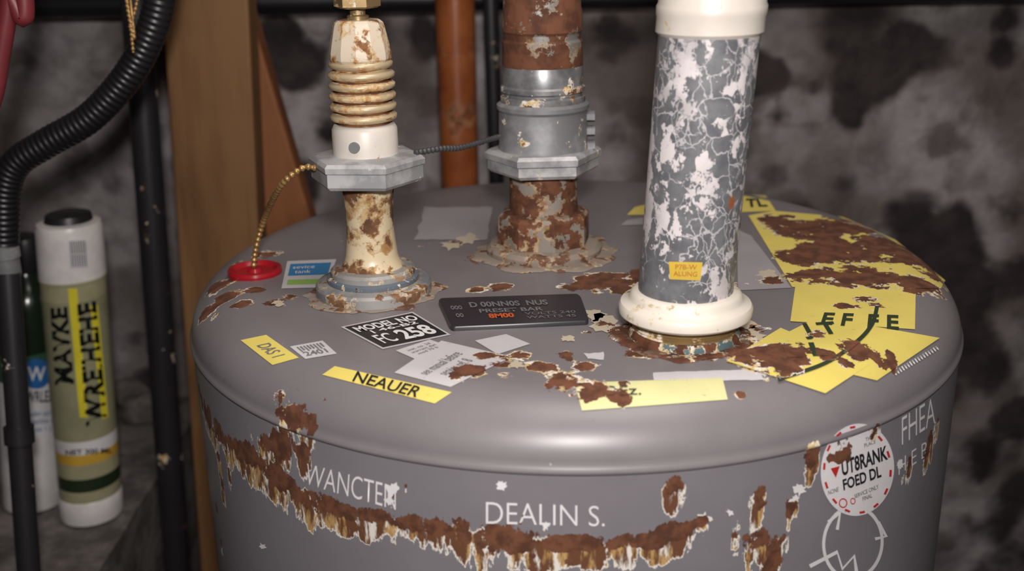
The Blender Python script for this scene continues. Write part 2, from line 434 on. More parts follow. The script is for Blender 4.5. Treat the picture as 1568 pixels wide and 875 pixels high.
for i, (px, py, s) in enumerate([(222,640,.030),(200,612,.026)]):
    p = on_z(px, py, LEDGE); stone('rubble_stone', p+Vector((0, 0, s*.38)), (s, s*.8, s*.7), M_ledge, i+1)

# ------------------------------------------------------------------ water heater
WH = empty('water_heater', (0, 0, 0))
def dense_lathe(name, prof, mat, seg, par, cream=False):
    vs, fs = [], []
    for (r, z) in prof:
        for i in range(seg):
            a = 2*math.pi*i/seg; vs.append((r*math.cos(a), r*math.sin(a), z))
    for j in range(len(prof)-1):
        for i in range(seg):
            a = j*seg+i; b = j*seg+(i+1) % seg; fs.append((a, b, b+seg, a+seg))
    fs.append(tuple((len(prof)-1)*seg+i for i in range(seg)))
    ob = mkobj(name, vs, fs, mat, par, angle=50); add_rust(ob, cream); return ob
prof = [(R-.0005, H-DZ-.0045), (R+.0010, H-DZ-.0038), (R+.0017, H-DZ-.0025), (R+.0017, H-DZ-.0015), (R+.0008, H-DZ+.0002)]
for i in range(1, 25):
    a = math.pi/2*i/24
    prof.append((R-SH+SH*math.cos(a), H-DZ+DZ*math.sin(a)))
r = R-SH
while r > .012: r -= .0028; prof.append((r, H))
dense_lathe('lid', prof, M_tank, 512, WH)
bp = [(R, 0.02), (R, .3), (R, .7), (R, 1.0), (R, 1.2)]
z = 1.22
while z < H-DZ+.0: bp.append((R, z)); z += .0022
dense_lathe('tank_side', bp, M_body, 720, WH, True)
lathe('base_ring', 0, 0, [(R-.01, 0), (R-.01, .03)], M_black, WH, 64)

def surf_pt(px, py, surf, off):
    if surf == 'lid': return on_lid(px, py, off)
    if surf == 'body': return on_cyl(px, py, r=R+off)
    return surf(px, py, off)
def bil(q, u, v):  # q: TL,TR,BR,BL ; v=0 bottom
    (ax, ay), (bx, by), (cx, cy), (dx, dy) = q
    tx = ax+(bx-ax)*u; ty = ay+(by-ay)*u; lx = dx+(cx-dx)*u; ly = dy+(cy-dy)*u
    return lx+(tx-lx)*v, ly+(ty-ly)*v
def sticker(name, q, mat, surf='lid', off=.0005, n=26, par=WH, torn=0):
    vs, fs = [], []
    for j in range(n+1):
        for i in range(n+1):
            u, v = i/n, j/n
            x, y = bil(q, u, v)
            if torn and (i in (0, n) or j in (0, n)):
                x += torn*mnoise.noise(Vector((x*.09, y*.09, 1)))*2; y += torn*mnoise.noise(Vector((x*.09, y*.09, 5)))
            vs.append(surf_pt(x, y, surf, off))
    for j in range(n):
        for i in range(n):
            a = j*(n+1)+i; fs.append((a, a+1, a+n+2, a+n+1))
    ob = mkobj(name, vs, fs, mat, par, angle=180); add_rust(ob); return ob
def text(name, s, q, mat, surf='lid', off=.0009, bold=0.0, par=WH):
    cu = bpy.data.curves.new(name, 'FONT'); cu.body = s; cu.offset = bold; cu.resolution_u = 4
    cu.align_x = 'CENTER'
    ob = bpy.data.objects.new(name+'_tmp', cu); scene.collection.objects.link(ob)
    bpy.context.view_layer.update()
    dg = bpy.context.evaluated_depsgraph_get()
    me = bpy.data.meshes.new_from_object(ob.evaluated_get(dg))
    bpy.data.objects.remove(ob); me.name = name
    co = np.array([v.co[:] for v in me.vertices]).reshape(-1, 3)
    mn = co.min(0); mx = co.max(0); P = []
    for v in me.vertices:
        u = (v.co.x-mn[0])/(mx[0]-mn[0]); w = (v.co.y-mn[1])/(mx[1]-mn[1])
        P.append(surf_pt(*bil(q, u, w), surf, off))
    for v, p in zip(me.vertices, P): v.co = p
    me.materials.clear(); me.materials.append(mat)
    o2 = bpy.data.objects.new(name, me); scene.collection.objects.link(o2); parent(o2, par); add_rust(o2)
    return o2
def sub(q, u0, u1, v0, v1):
    return [bil(q, u0, v1), bil(q, u1, v1), bil(q, u1, v0), bil(q, u0, v0)]
def stroke(name, pts, w, mat, surf='body', off=.0009, par=WH, res=8):
    P = catmull([Vector((a, b, 0)) for a, b in pts], res) if res > 1 else [Vector((a, b, 0)) for a, b in pts]
    vs, fs = [], []
    for i, p in enumerate(P):
        t = (P[min(i+1, len(P)-1)]-P[max(i-1, 0)]).normalized(); nn = Vector((-t.y, t.x, 0))*w/2
        a = p+nn; b = p-nn
        vs += [surf_pt(a.x, a.y, surf, off), surf_pt(b.x, b.y, surf, off)]
    for i in range(len(P)-1): fs.append((2*i, 2*i+2, 2*i+3, 2*i+1))
    ob = mkobj(name, vs, fs, mat, par, angle=180); add_rust(ob); return ob

# lid labels
q = [(650,318),(753,318),(746,368),(636,368)]; sticker('paper_label', q, M_gry, torn=2)
q = [(440,401),(515,398),(502,441),(431,443)]; sticker('blue_label', q, M_wht)
sticker('blue_field', sub(q,.08,.92,.45,.88), M_blue, off=.0007); sticker('lime_field', sub(q,.1,.9,.12,.3), M_lime, off=.0007)
text('blue_label_text', 'sevice\ntank', sub(q,.15,.6,.52,.8), M_white_print, bold=.0)
q = [(408,514),(458,549),(418,560),(369,522)]; sticker('yellow_tag', q, M_yel); text('yellow_tag_text', 'DAS 1', sub(q,.3,.8,.25,.75), M_dim, bold=.01)
q = [(444,532),(494,523),(516,543),(468,551)]; sticker('barcode_label', q, M_wht)
text('barcode_text', '|I|II||I\n2401', sub(q,.12,.88,.15,.85), M_dim, bold=.02)
q = [(522,502),(632,479),(690,514),(586,536)]; sticker('rating_label', q, M_wht); sticker('rating_field', sub(q,.03,.97,.04,.96), M_blk, off=.0007)
text('rating_number', '258', sub(q,.42,.9,.12,.5), M_white_print, off=.0011, bold=.03)
text('rating_words', 'MODEL NO', sub(q,.08,.93,.68,.88), M_white_print, off=.0011, bold=.03)
text('rating_words_2', '| 46-B2', sub(q,.2,.85,.53,.66), M_white_print, off=.0011, bold=.02); text('rating_mark', 'FC', sub(q,.12,.34,.14,.48), M_white_print, off=.0011, bold=.01)
q = [(604,572),(676,523),(784,548),(690,594)]; sticker('white_spec_label', q, M_wht, n=40)
q2 = [(606,538),(658,521),(692,533),(640,553)]; sticker('white_spec_label_2', q2, M_wht, off=.0004)
text('spec_text', 'inst. no. 24\nwarrant dat\nmod 70 b', sub(q2,.15,.85,.25,.8), M_dim)
text('spec_text_2', 'see manual before\nservice ref. 8', sub(q,.12,.8,.3,.7), M_dim)
q = [(727,523),(775,513),(812,528),(762,544)]; sticker('white_scrap_label', q, M_wht)
q = [(513,562),(692,602),(666,619),(494,575)]; sticker('yellow_name_label', q, M_yel, n=40)
text('yellow_name_text', 'NEAUER', [(548,571),(650,596),(638,611),(540,586)], M_blk, off=.0012, bold=.015)
q = [(880,588),(1106,580),(1114,613),(891,630)]; sticker('pale_yellow_label', q, M_pale, n=60)
text('pale_yellow_text', 'DEz.', [(926,594),(980,593),(982,607),(924,608)], M_grn, off=.0012, bold=.005)
q = [(1000,572),(1160,567),(1170,583),(1000,585)]; sticker('white_strip_label', q, M_wht, torn=1)
q = [(893,543),(924,541),(926,552),(898,551)]; sticker('paper_scrap', q, M_wht, torn=2, n=10)
# black data plate
def plate(name, q, h, mat, par):
    pts = []
    n = 6
    cs = [Vector((a, b, 0)) for a, b in q]
    for i in range(4):
        p = cs[i]; a = cs[i-1]; b = cs[(i+1) % 4]
        d1 = (a-p).normalized()*7; d2 = (b-p).normalized()*7
        for k in range(n+1):
            t = k/n; pts.append((p+d1)*(1-t)**2+p*2*t*(1-t)+(p+d2)*t*t)
    bot = [on_z(p.x, p.y, H) for p in pts]; m = len(bot)
    cen = sum(bot, Vector())/m
    top = [Vector((b.x, b.y, H+h*.75)) for b in bot]; top2 = [cen+(b-cen)*.985+Vector((0, 0, h)) for b in bot]
    vs = bot+top+top2; fs = []
    for i in range(m):
        j = (i+1) % m; fs += [(j, i, m+i, m+j), (m+j, m+i, 2*m+i, 2*m+j)]
    fs.append(tuple(2*m+i for i in range(m)))
    ob = mkobj(name, vs, fs, mat, par, angle=30); return ob
M_plate = plain('dark_plate', L(46,44,50), .35)
q = [(670,463),(888,456),(903,498),(690,508)]; plate('data_plate', q, .003, M_plate, WH)
text('plate_text', 'D 00NN0S  NUS', sub(q,.2,.75,.62,.8), M_dim, off=.0034, bold=.03)
text('plate_text_2', 'PRESET BAR', sub(q,.25,.7,.42,.55), M_dim, off=.0034, bold=.02)
text('plate_text_3', '8M00', sub(q,.3,.48,.22,.38), M_org, off=.0034, bold=.04)
text('plate_text_4', 'ooo\noo', sub(q,.06,.14,.3,.7), M_dim, off=.0034, bold=.02)
text('plate_text_5', 'VOLTS 240\nWATTS 45', sub(q,.56,.92,.15,.38), M_dim, off=.0034, bold=.0)
# big yellow warning labels (overlapping)
def poly(name, pts, mat, off=.0005, surf='lid'):
    c = (sum(p[0] for p in pts)/len(pts), sum(p[1] for p in pts)/len(pts))
    P = []
    for i in range(len(pts)):
        a, b = pts[i], pts[(i+1) % len(pts)]
        for k in range(22): P.append((a[0]+(b[0]-a[0])*k/22, a[1]+(b[1]-a[1])*k/22))
    vs = [surf_pt(*c, surf, off)]; m = len(P); rings = 48; fs = []
    for rI in range(1, rings+1):
        t = rI/rings
        for p in P: vs.append(surf_pt(c[0]+(p[0]-c[0])*t, c[1]+(p[1]-c[1])*t, surf, off))
    for i in range(m): fs.append((0, 1+(i+1) % m, 1+i))
    for rI in range(rings-1):
        for i in range(m):
            a = 1+rI*m+i; b = 1+rI*m+(i+1) % m; fs.append((a, b, b+m, a+m))
    me_ob = mkobj(name, vs, fs, mat, WH, angle=180); add_rust(me_ob); return me_ob
poly('yellow_warning_label', [(1146,331),(1185,324),(1290,333),(1370,368),(1446,430),(1440,443),(1213,441)], M_yel, .0006)
poly('yellow_warning_label_2', [(1218,438),(1402,440),(1400,506),(1210,494)], M_yel, .0008)
poly('yellow_warning_label_3', [(1252,488),(1437,519),(1341,584),(1150,540)], M_yel, .0010)
poly('yellow_warning_label_4', [(1195,505),(1330,560),(1262,604),(1112,556)], M_yel, .0012)
poly('grey_backing_label', [(1128,352),(1150,362),(1212,442),(1130,446)], M_gry, .0005)
sticker('yellow_corner_label', [(1132,299),(1172,300),(1188,324),(1130,326)], M_yel); text('corner_text', 'TL', [(1142,306),(1168,306),(1176,318),(1142,319)], M_grn, off=.0012, bold=.03)
sticker('yellow_scrap', [(972,318),(990,314),(988,330),(960,330)], M_yel, n=10)
sticker('white_scrap', [(960,338),(985,334),(985,345),(950,346)], M_gry, n=10)
text('warning_text', 'E F  F E', [(1262,482),(1375,486),(1375,508),(1256,500)], M_grn, off=.0015, bold=.03)
text('warning_text_2', 'J T', [(1222,500),(1275,496),(1290,520),(1235,524)], M_grn, off=.0017, bold=.03)
text('warning_text_3', 'L L', [(1196,530),(1262,528),(1268,548),(1205,552)], M_grn, off=.0017, bold=.03)
stroke('warning_arc', [(1190,585),(1262,560),(1310,528),(1335,500),(1344,468)], 6, M_grn, 'lid', .0019)
text('edge_text', 'iiiliililiiiliili', [(1366,570),(1432,531),(1436,536),(1370,576)], M_white_print, off=.0009, bold=.0)

# body lettering
text('tank_word', 'DEALIN S.', [(744,769),(926,776),(926,807),(744,803)], M_white_print, 'body', .0007, -.008)
text('tank_word_2', 'WANCTEN', [(470,710),(606,745),(606,782),(466,742)], M_white_print, 'body', .0007, -.008)
text('tank_word_3', 'FHEA', [(1381,640),(1432,607),(1432,648),(1381,682)], M_white_print, 'body', .0007, -.008)
text('tank_word_4', 'H E B', [(1376,705),(1420,675),(1420,698),(1376,728)], M_white_print, 'body', .0007, -.008)
def disc(name, cx, cy, rx, ry, tilt, mat, surf='body', off=.0008, r_in=0.0):
    vs, fs = [], []; m = 64; rings = 14
    for rI in range(rings+1):
        t = r_in+(1-r_in)*rI/rings
        for i in range(m):
            a = 2*math.pi*i/m; x = rx*math.cos(a)*t; y = ry*math.sin(a)*t
            X = cx+x*math.cos(tilt)-y*math.sin(tilt); Y = cy+x*math.sin(tilt)+y*math.cos(tilt)
            vs.append(surf_pt(X, Y, surf, off))
    for rI in range(rings):
        for i in range(m):
            a = rI*m+i; b = rI*m+(i+1) % m; fs.append((a, b, b+m, a+m))
    ob = mkobj(name, vs, fs, mat, WH, angle=180); add_rust(ob); return ob
M_stk = label('white_round_vinyl', L(222,219,222))
disc('round_warning_sticker', 1313, 720, 56, 71, .12, M_stk)
for i in range(14):
    a = 2*math.pi*i/14
    stroke('sticker_tick_%d' % i, [(1313+51*math.cos(a), 720+66*math.sin(a)), (1313+51*math.cos(a+.16), 720+66*math.sin(a+.16))], 3.5, M_red, 'body', .0012, res=1)
text('sticker_words', 'UT8RANK', [(1288,706),(1358,682),(1360,704),(1290,730)], M_blk, 'body', .0013, .03)
text('sticker_words_2', 'FOED DL', [(1290,735),(1348,713),(1350,731),(1292,752)], M_blk, 'body', .0013, .03)
text('sticker_words_3', 'THE\nPLACE', [(1322,672),(1340,666),(1341,679),(1324,686)], M_dim, 'body', .0013, .01)
text('sticker_words_4', 'NONE', [(1268,752),(1284,746),(1284,753),(1268,759)], M_dim, 'body', .0013, .01)
text('sticker_words_5', 'SERVICE ONLY\nFINAL', [(1308,758),(1345,742),(1347,758),(1310,772)], M_dim, 'body', .0013, .01)
def tri(name, pts, mat):
    mkobj(name, [surf_pt(a, b, 'body', .0013) for a, b in pts], [(0, 1, 2)], mat, WH, smooth=False)
M_redflat = plain('red_ink', L(190,44,40), .5)
tri('sticker_triangle', [(1272,718),(1280,732),(1286,714)], M_redflat)
disc('sticker_ring', 1291, 771, 6.5, 7.5, 0, M_red, off=.0013, r_in=.75)
disc('sticker_ring_2', 1306, 768, 4, 5, 0, M_red, off=.0013, r_in=.7)
disc('logo_ring', 1306, 832, 47, 58, .1, M_white_print, off=.0006, r_in=.90)
stroke('logo_zigzag', [(1240,868),(1282,846),(1290,872),(1308,852),(1312,880)], 6, M_white_print, 'body', .0007, res=1)
stroke('logo_zigzag_2', [(1345,800),(1357,822),(1340,826)], 5, M_white_print, 'body', .0007, res=1)
stroke('logo_zigzag_3', [(1268,800),(1286,788),(1282,812)], 5, M_white_print, 'body', .0007, res=1)
def chip(name, cx, cy, s, seed, surf='body', mat=None):
    n = 18; vs = [surf_pt(cx, cy, surf, .0006)]
    for i in range(n):
        a = 2*math.pi*i/n; rr = s*(.55+.9*abs(mnoise.noise(Vector((math.cos(a)*1.7+seed*5, math.sin(a)*1.7, seed)))*1.6))
        vs.append(surf_pt(cx+rr*math.cos(a)*(1.9 if surf == 'lid' else 1), cy+rr*math.sin(a), surf, .0006))
    fs = [(0, 1+(i+1) % n, 1+i) for i in range(n)]
    ob = mkobj(name, vs, fs, mat or M_white_print, WH, angle=180); add_rust(ob)
for i, (a, b_, s_) in enumerate([(768,745,8),(1078,797,11),(601,750,10),(596,768,7),(1118,786,5),(1225,750,9),(1218,765,7),(402,838,5),(835,806,6),(1236,700,7),(1378,712,7)]):
    chip('paint_chip_%d' % i, a, b_, s_, i+1)
M_crm = label('bare_primer', L(190,178,158))
for i, (a, b_, s_) in enumerate([(925,497,13),(912,483,9),(945,508,8),(1150,515,12),(1145,500,8),(425,465,7),(790,560,7),(870,520,6),(1190,520,6),(690,376,9),(715,368,9),(1175,420,8)]):
    chip('lid_paint_chip_%d' % i, a, b_, s_, i+21, 'lid', M_crm)

# ------------------------------------------------------------------ fitting A (left)
def crust(name, x, y, rpx, mat, par, h=.0025):
    r = rpx*mpp((x, y, H))
    pr = [(r, H+.0003), (r*.97, H+h*.7), (r*.85, H+h), (.01, H+h)]
    return lathe(name, x, y, pr, mat, par, 160, wob=.22, angle=60)
b = on_z(573, 448); ax, ay = b.x, b.y
A = empty('brass_water_connector', (ax, ay, H))
A_ = lambda lst: pp(ax, ay, lst)
crust('sealant_crust', ax, ay, 102, M_seal, A, .0015)
lathe('base_flange', ax, ay, A_([(85,450),(88,447),(88,433),(85,429),(74,427),(66,426)]), M_ring, A, 64)
lathe('blue_gasket', ax, ay, A_([(68,430),(70,427),(70,420),(66,418)]), M_blue_ring, A, 64)
lathe('upper_ring', ax, ay, A_([(60,424),(64,420),(64,411),(60,407),(50,406)]), M_ring, A, 64)
lathe('nipple', ax, ay, A_([(50,412),(47,404),(42,396),(40,388),(38,372),(36,350),(36,325),(38,300),(40,288),(40,262)]), M_creamrust, A, 48)
HR = math.radians(-5)
lathe('hex_nut', ax, ay, A_([(66,279),(82,276),(87,271),(87,250)]), M_galv, A, 6, rot=HR, angle=20)
lathe('nut_flange', ax, ay, A_([(84,254),(90,250),(91,242),(86,237),(60,234)]), M_galv, A, 6, rot=HR, angle=20)
lathe('collar', ax, ay, A_([(50,240),(50,196),(47,190),(44,188)]), M_collar, A, 48)
ribs = [(42,190)]; dens = [.75]
n = 6
for i in range(n):
    y0 = 184-i*16; w = 51 if i < 5 else 49
    e = .1 if i < 4 else 0.0; g0 = .78 if i < 4 else .58
    ribs += [(41,y0+1),(w-4,y0-1),(w,y0-4),(w,y0-9),(w-4,y0-12),(41,y0-14)]
    dens += [g0, .48, .34+e*.6, .27+e*.7, .40, g0]
ribs += [(42,90)]; dens += [.4]
ob = lathe('corrugated_section', ax, ay, A_(ribs), M_gold, A, 56, angle=80)
at = ob.data.attributes.new('rust', 'FLOAT', 'POINT'); at.data.foreach_set('value', np.repeat(np.array(dens, dtype=np.float32), 56))
lathe('tapered_cap', ax, ay, A_([(46,92),(48,89),(48,80),(45,64),(43,55),(40,40),(38,34),(33,30),(12,29)]), M_cream, A, 12, angle=18)
lathe('brass_stem', ax, ay, A_([(17,32),(17,24),(12,22),(12,10)]), M_brass, A, 24)
lathe('brass_top_nut', ax, ay, A_([(30,12),(36,9),(36,-22),(30,-26)]), M_brass, A, 6, angle=20)
zt = z_at(ax, ay, 12)
rr = 16*mpp((ax, ay, zt+.03))
lathe('supply_tube', ax, ay, [(rr, z_at(ax, ay, -24)), (rr, CEIL)], M_brass, A, 24)
pd = on_cyl(543, 226, ax, ay, 50*mpp((ax, ay, z_at(ax, ay, 215))))
sgn = (pd-Vector((ax, ay, pd.z))).normalized()
sweep('collar_rivet', [pd-sgn*.002, pd+sgn*.0012, pd+sgn*.0016], .0036, M_galvr, A, 20)

# ------------------------------------------------------------------ fitting B (middle)
b = on_z(833, 386); bx, by = b.x, b.y
B = empty('rusty_steel_pipe', (bx, by, H))
B_ = lambda lst: pp(bx, by, lst)
crust('sealant_crust', bx, by, 112, M_seal, B, .002)
lathe('base_flange', bx, by, B_([(86,388),(88,384),(88,376),(82,370),(66,368)]), M_seal, B, 56, wob=.04)
lathe('hex_bushing', bx, by, B_([(66,374),(71,368),(71,328),(66,322),(50,318)]), M_nipple, B, 8, rot=.2, angle=20)
lathe('nipple', bx, by, B_([(54,330),(52,320),(52,245)]), M_nipple, B, 40)
lathe('hex_nut', bx, by, B_([(70,262),(80,260),(85,255),(85,240)]), M_galv, B, 6, rot=math.radians(3), angle=20)
lathe('nut_rim', bx, by, B_([(82,244),(89,240),(90,231),(84,226),(66,224)]), M_galv, B, 6, rot=math.radians(3), angle=20)
lathe('coupling', bx, by, B_([(69,230),(69,222),(68,218),(68,168),(71,164),(71,158),(66,154)]), M_galvr, B, 48)
lathe('silver_sleeve', bx, by, B_([(63,158),(65,154),(65,146),(60,143),(60,140),(65,137),(65,131),(62,128),(62,100),(60,96)]), M_sleeve, B, 48)
lathe('rusty_riser', bx, by, B_([(60,106),(62,98),(62,62),(59,58),(59,50),(62,46),(62,20),(60,10),(60,-60)])+[(60*mpp((bx, by, z_at(bx, by, -60))), CEIL)], M_ruststeel, B, 48)
for i, yy in enumerate((178, 200, 222)):
    p = Vector((bx+68*mpp((bx, by, z_at(bx, by, yy))), by-.004, z_at(bx, by, yy)))
    sweep('coupling_bolt_%d' % i, [p-Vector((.004, 0, 0)), p+Vector((.005, 0, 0))], .0042, M_galvr, B, 6)

# ------------------------------------------------------------------ fitting D (right flaky pipe)
b = on_z(1047, 514); dx, dy = b.x, b.y
D = empty('flaking_painted_pipe', (dx, dy, H))
KD = .055
D_ = lambda lst: pp(dx, dy, lst)
crust('rust_crust', dx, dy, 104, M_sealr, D, .0012)
lathe('teal_thread_ring', dx, dy, D_([(84,515),(85,508),(82,500)]), rustmat('teal_corrosion', L(88,110,116), .48, fringe=.08, scale=70, amp=1.9), D, 64)
lathe('threaded_nipple', dx, dy, D_([(80,504),(76,502),(79,500),(76,498),(79,496),(75,494),(78,492),(74,489),(74,478)]), M_brass, D, 64)
lathe('flange', dx, dy, D_([(80,481),(96,480),(101,476),(102,466),(99,461),(90,458),(86,454),(85,448),(81,444),(76,442)]), M_flange, D, 64, k=KD*.3)
zp = z_at(dx, dy, 445)
rp = 72*mpp((dx, dy, zp)); zc = z_at(dx, dy, 42)
prs = [(rp, zp+(zc-zp)*i/60) for i in range(61)]
po = lathe('painted_riser', dx, dy, [(rp*.98, zp-.004)]+prs, M_flaky, D, 64, k=KD, z0=zp)
co = np.array([v.co[:] for v in po.data.vertices])
tgt = on_cyl(1122, 310, dx, dy, rp, KD, zp)
dd = np.maximum(.7-np.linalg.norm(co-np.array(tgt), axis=1)/.02, 0)
at = po.data.attributes.new('rust', 'FLOAT', 'POINT'); at.data.foreach_set('value', dd.astype(np.float32))
rc = rp*1.065
lathe('white_top_coupling', dx, dy, [(rp, zc-.004), (rc, zc-.002), (rc, zc+.006), (rc*1.015, zc+.008), (rc*1.015, zc+.012), (rc*.985, zc+.014), (rc*.985, zc+.05), (rp, zc+.055), (rp, CEIL)], M_collar, D, 64, k=KD, z0=zp)
sf = lambda px, py, off: on_cyl(px, py, dx, dy, rp+off, KD, zp)
q = [(1024,401),(1076,402),(1072,430),(1026,428)]
M_y2 = plain('yellow_price_tag', L(210,176,66), .5); M_y3 = plain('orange_tag_print', L(176,116,40), .5)
sticker('yellow_tag', q, M_y2, sf, .0005, 8, D); text('yellow_tag_text', 'P7B-W\nALUNG', sub(q,.12,.88,.2,.85), M_y3, sf, .0009, .01, D)

# ------------------------------------------------------------------ wires
p1 = on_y(645, 234, ay-.004); p2 = on_y(762, 210, by-.03)
W1 = empty('braided_bonding_wire', p1)
mid = (p1+p2)/2+Vector((0, 0, -.002))
pth = catmull([p1-Vector((.004, 0, 0)), p1.lerp(mid, .5)+Vector((0, 0, .001)), mid, p2], 30)
sweep('wire', pth, lambda s: .0019+.0004*math.sin(s*1800), M_dwire, W1, 10)
W2 = empty('brass_braided_wire', on_z(388, 415))
rd = on_lid(391, 418)
zs = lambda px, py, y: on_y(px, py, y)
pth = catmull([zs(484,257,ay-.01), zs(462,258,ay-.012), zs(430,285,ay-.006), zs(405,335,rd.y-.01), zs(392,380,rd.y-.003), Vector((rd.x-.001, rd.y, rd.z+.004))], 40)
sweep('wire', pth, lambda s: .0019+.0005*math.sin(s*1500), M_wire, W2, 10)
rr = 41*mpp(rd)
RB = empty('red_wax_seal', rd)
HZ = rd.z
lathe('seal_body', rd.x, rd.y, [(rr, HZ-.004), (rr, HZ), (rr*1.02, HZ+.002), (rr*.97, HZ+.004), (rr*.86, HZ+.0045), (rr*.76, HZ+.003), (rr*.70, HZ+.0015), (rr*.3, HZ+.0015), (rr*.24, HZ+.004), (rr*.1, HZ+.0045)], M_redp, RB, 48, wob=.04)

# ------------------------------------------------------------------ posts & pipes behind
def plank(name, c1, c2, w, t, mat, par=None):
    d = (c2-c1).normalized(); sx = Vector((1, 0, 0)); sx = (sx-d*sx.dot(d)).normalized(); sy = d.cross(sx)
    vs = []
    for c in (c1, c2):
        for a, b_ in ((-1,-1),(1,-1),(1,1),(-1,1)): vs.append(c+sx*a*w/2+sy*b_*t/2)
    fs = [(0,3,2,1),(4,5,6,7),(0,1,5,4),(1,2,6,5),(2,3,7,6),(3,0,4,7)]
    ob = mkobj(name, vs, fs, mat, par, smooth=False)
    m = ob.modifiers.new('bev', 'BEVEL'); m.width = .003; m.segments = 2
    return ob
PY = .29
pa = on_y(313, 0, PY); pb = on_y(336, 400, PY)
s = straight(pb, pa, 0, CEIL); off_ = Vector((0, .02, 0))
plank('wooden_post', s[0]+off_, s[1]+off_, 131*mpp(on_y(317, 100, PY)), .04, M_wood)
ba = on_y(343, 0, .40); bb = on_y(442, 330, .40)
s = straight(bb, ba, .03, CEIL-.02)
plank('diagonal_wood_brace', s[0], s[1], .055, .035, M_wood2)
s = straight(on_y(259, 700, .31), on_y(219, 150, .31), 0, CEIL, 60)
sweep('black_iron_pipe', s, 21*mpp(on_y(240, 400, .31)), M_bpipe, None, 24)
s = straight(on_y(704, 270, .45), on_y(697, 20, .45), 0, CEIL, 40)
sweep('orange_rusted_pipe', s, 30*mpp(on_y(700, 100, .45)), M_or, None, 28)
s = straight(on_y(760, 270, .46), on_y(752, 20, .46), 0, CEIL, 10)
sweep('dark_conduit', s, 12*mpp(on_y(700, 100, .46)), M_bpipe, None, 20)
pz = on_y(600, -2, .512)
OP = empty('black_overhead_pipe', (0, .512, pz.z))
sweep('pipe', [Vector((-3+6*i/60, .512, pz.z)) for i in range(61)], .016, M_black, OP, 20)
for i, hx in enumerate((-2.4, -1.2, .75, 1.6, 2.5)):
    ring = [Vector((hx, .512+.0185*math.cos(a), pz.z+.0185*math.sin(a))) for a in [math.pi/2+2*math.pi*j/24 for j in range(25)]]
    sweep('hanger_ring_%d' % i, ring, .0025, M_galvr, OP, 8)
    sweep('hanger_rod_%d' % i, [Vector((hx, .512, pz.z+.018)), Vector((hx, .512, CEIL))], .003, M_galvr, OP, 8)

# ------------------------------------------------------------------ hose & left group
HY = .10
hp = [(275,-330),(268,-200),(258,-100),(250,-40),(236,35),(200,110),(140,178),(70,220),(25,250),(8,290),(6,345),(6,372)]
hpts = [on_y(a, b_, HY) for a, b_ in hp]
top = hpts[0].copy(); top.z = CEIL
hpts = [top]+hpts
HS = empty('black_corrugated_hose', hpts[-1])
path = catmull(hpts, 110)
rh = 23*mpp(on_y(100, 200, HY))
sweep('hose', path, lambda s: rh*(1+.022*math.sin(s*2*math.pi/.005)), M_black, HS, 20, angle=80)
pc = on_y(8, 395, HY)
r_ = 20*mpp(pc)
lathe('steel_ferrule', pc.x, pc.y, [(r_*.9, on_y(8, 425, HY).z), (r_, on_y(8, 420, HY).z), (r_, on_y(8, 395, HY).z), (r_*1.12, on_y(8, 394, HY).z), (r_*1.12, on_y(8, 380, HY).z), (r_, on_y(8, 378, HY).z), (r_, on_y(8, 362, HY).z)], M_galvr, HS, 24)
zt2 = on_y(14, 416, HY).z
s = straight(on_y(43, 860, .055), on_y(12, 420, .095), LEDGE-.12, zt2, 30)
s = [Vector((s[0].x, s[0].y, 0.0))]+s
rl = 18*mpp(on_y(30, 600, .07))
sweep('drain_pipe', s, rl, M_bpipe, HS, 20)
i0 = min(range(len(s)), key=lambda i: abs(s[i].z-on_y(32, 690, .07).z)); i1 = min(range(len(s)), key=lambda i: abs(s[i].z-on_y(28, 655, .07).z))
c1, c2 = s[i0], s[i1]
sweep('pipe_coupling', [c1, c1.lerp(c2, .1), c1.lerp(c2, .9), c2], rl*1.25, M_bpipe, HS, 20)
# red hose
s = [on_y(24, -120, .0), on_y(14, 0, .0), on_y(2, 80, .0), on_y(-14, 160, .0), on_y(-60, 260, .0), on_y(-130, 420, .0)]
t0 = s[0].copy(); t0.z = CEIL; t1 = s[-1].copy(); t1.z = 0.0; t1.x -= .1
s = catmull([t0]+s+[t1], 20)
sweep('red_rubber_hose', s, 14*mpp(on_y(10, 50, .0)), plain('red_rubber', L(112,40,46), .45), None, 16)
TW = empty('hanging_twine', on_y(200, 40, .085))
t0 = on_y(193, -60, .085); t0.z = CEIL
s = catmull([t0, on_y(193, -60, .085), on_y(194, 0, .085), on_y(200, 40, .085), on_y(204, 80, .085)], 60)
sweep('strand', s, lambda q_: .0013+.0004*math.sin(q_*1700), M_wire, TW, 8)
s = catmull([on_y(193, -60, .085), on_y(210, -20, .085), on_y(208, 10, .085), on_y(199, 42, .085)], 30)
sweep('strand_2', s, lambda q_: .0012+.0004*math.sin(q_*1700), M_wire, TW, 8)

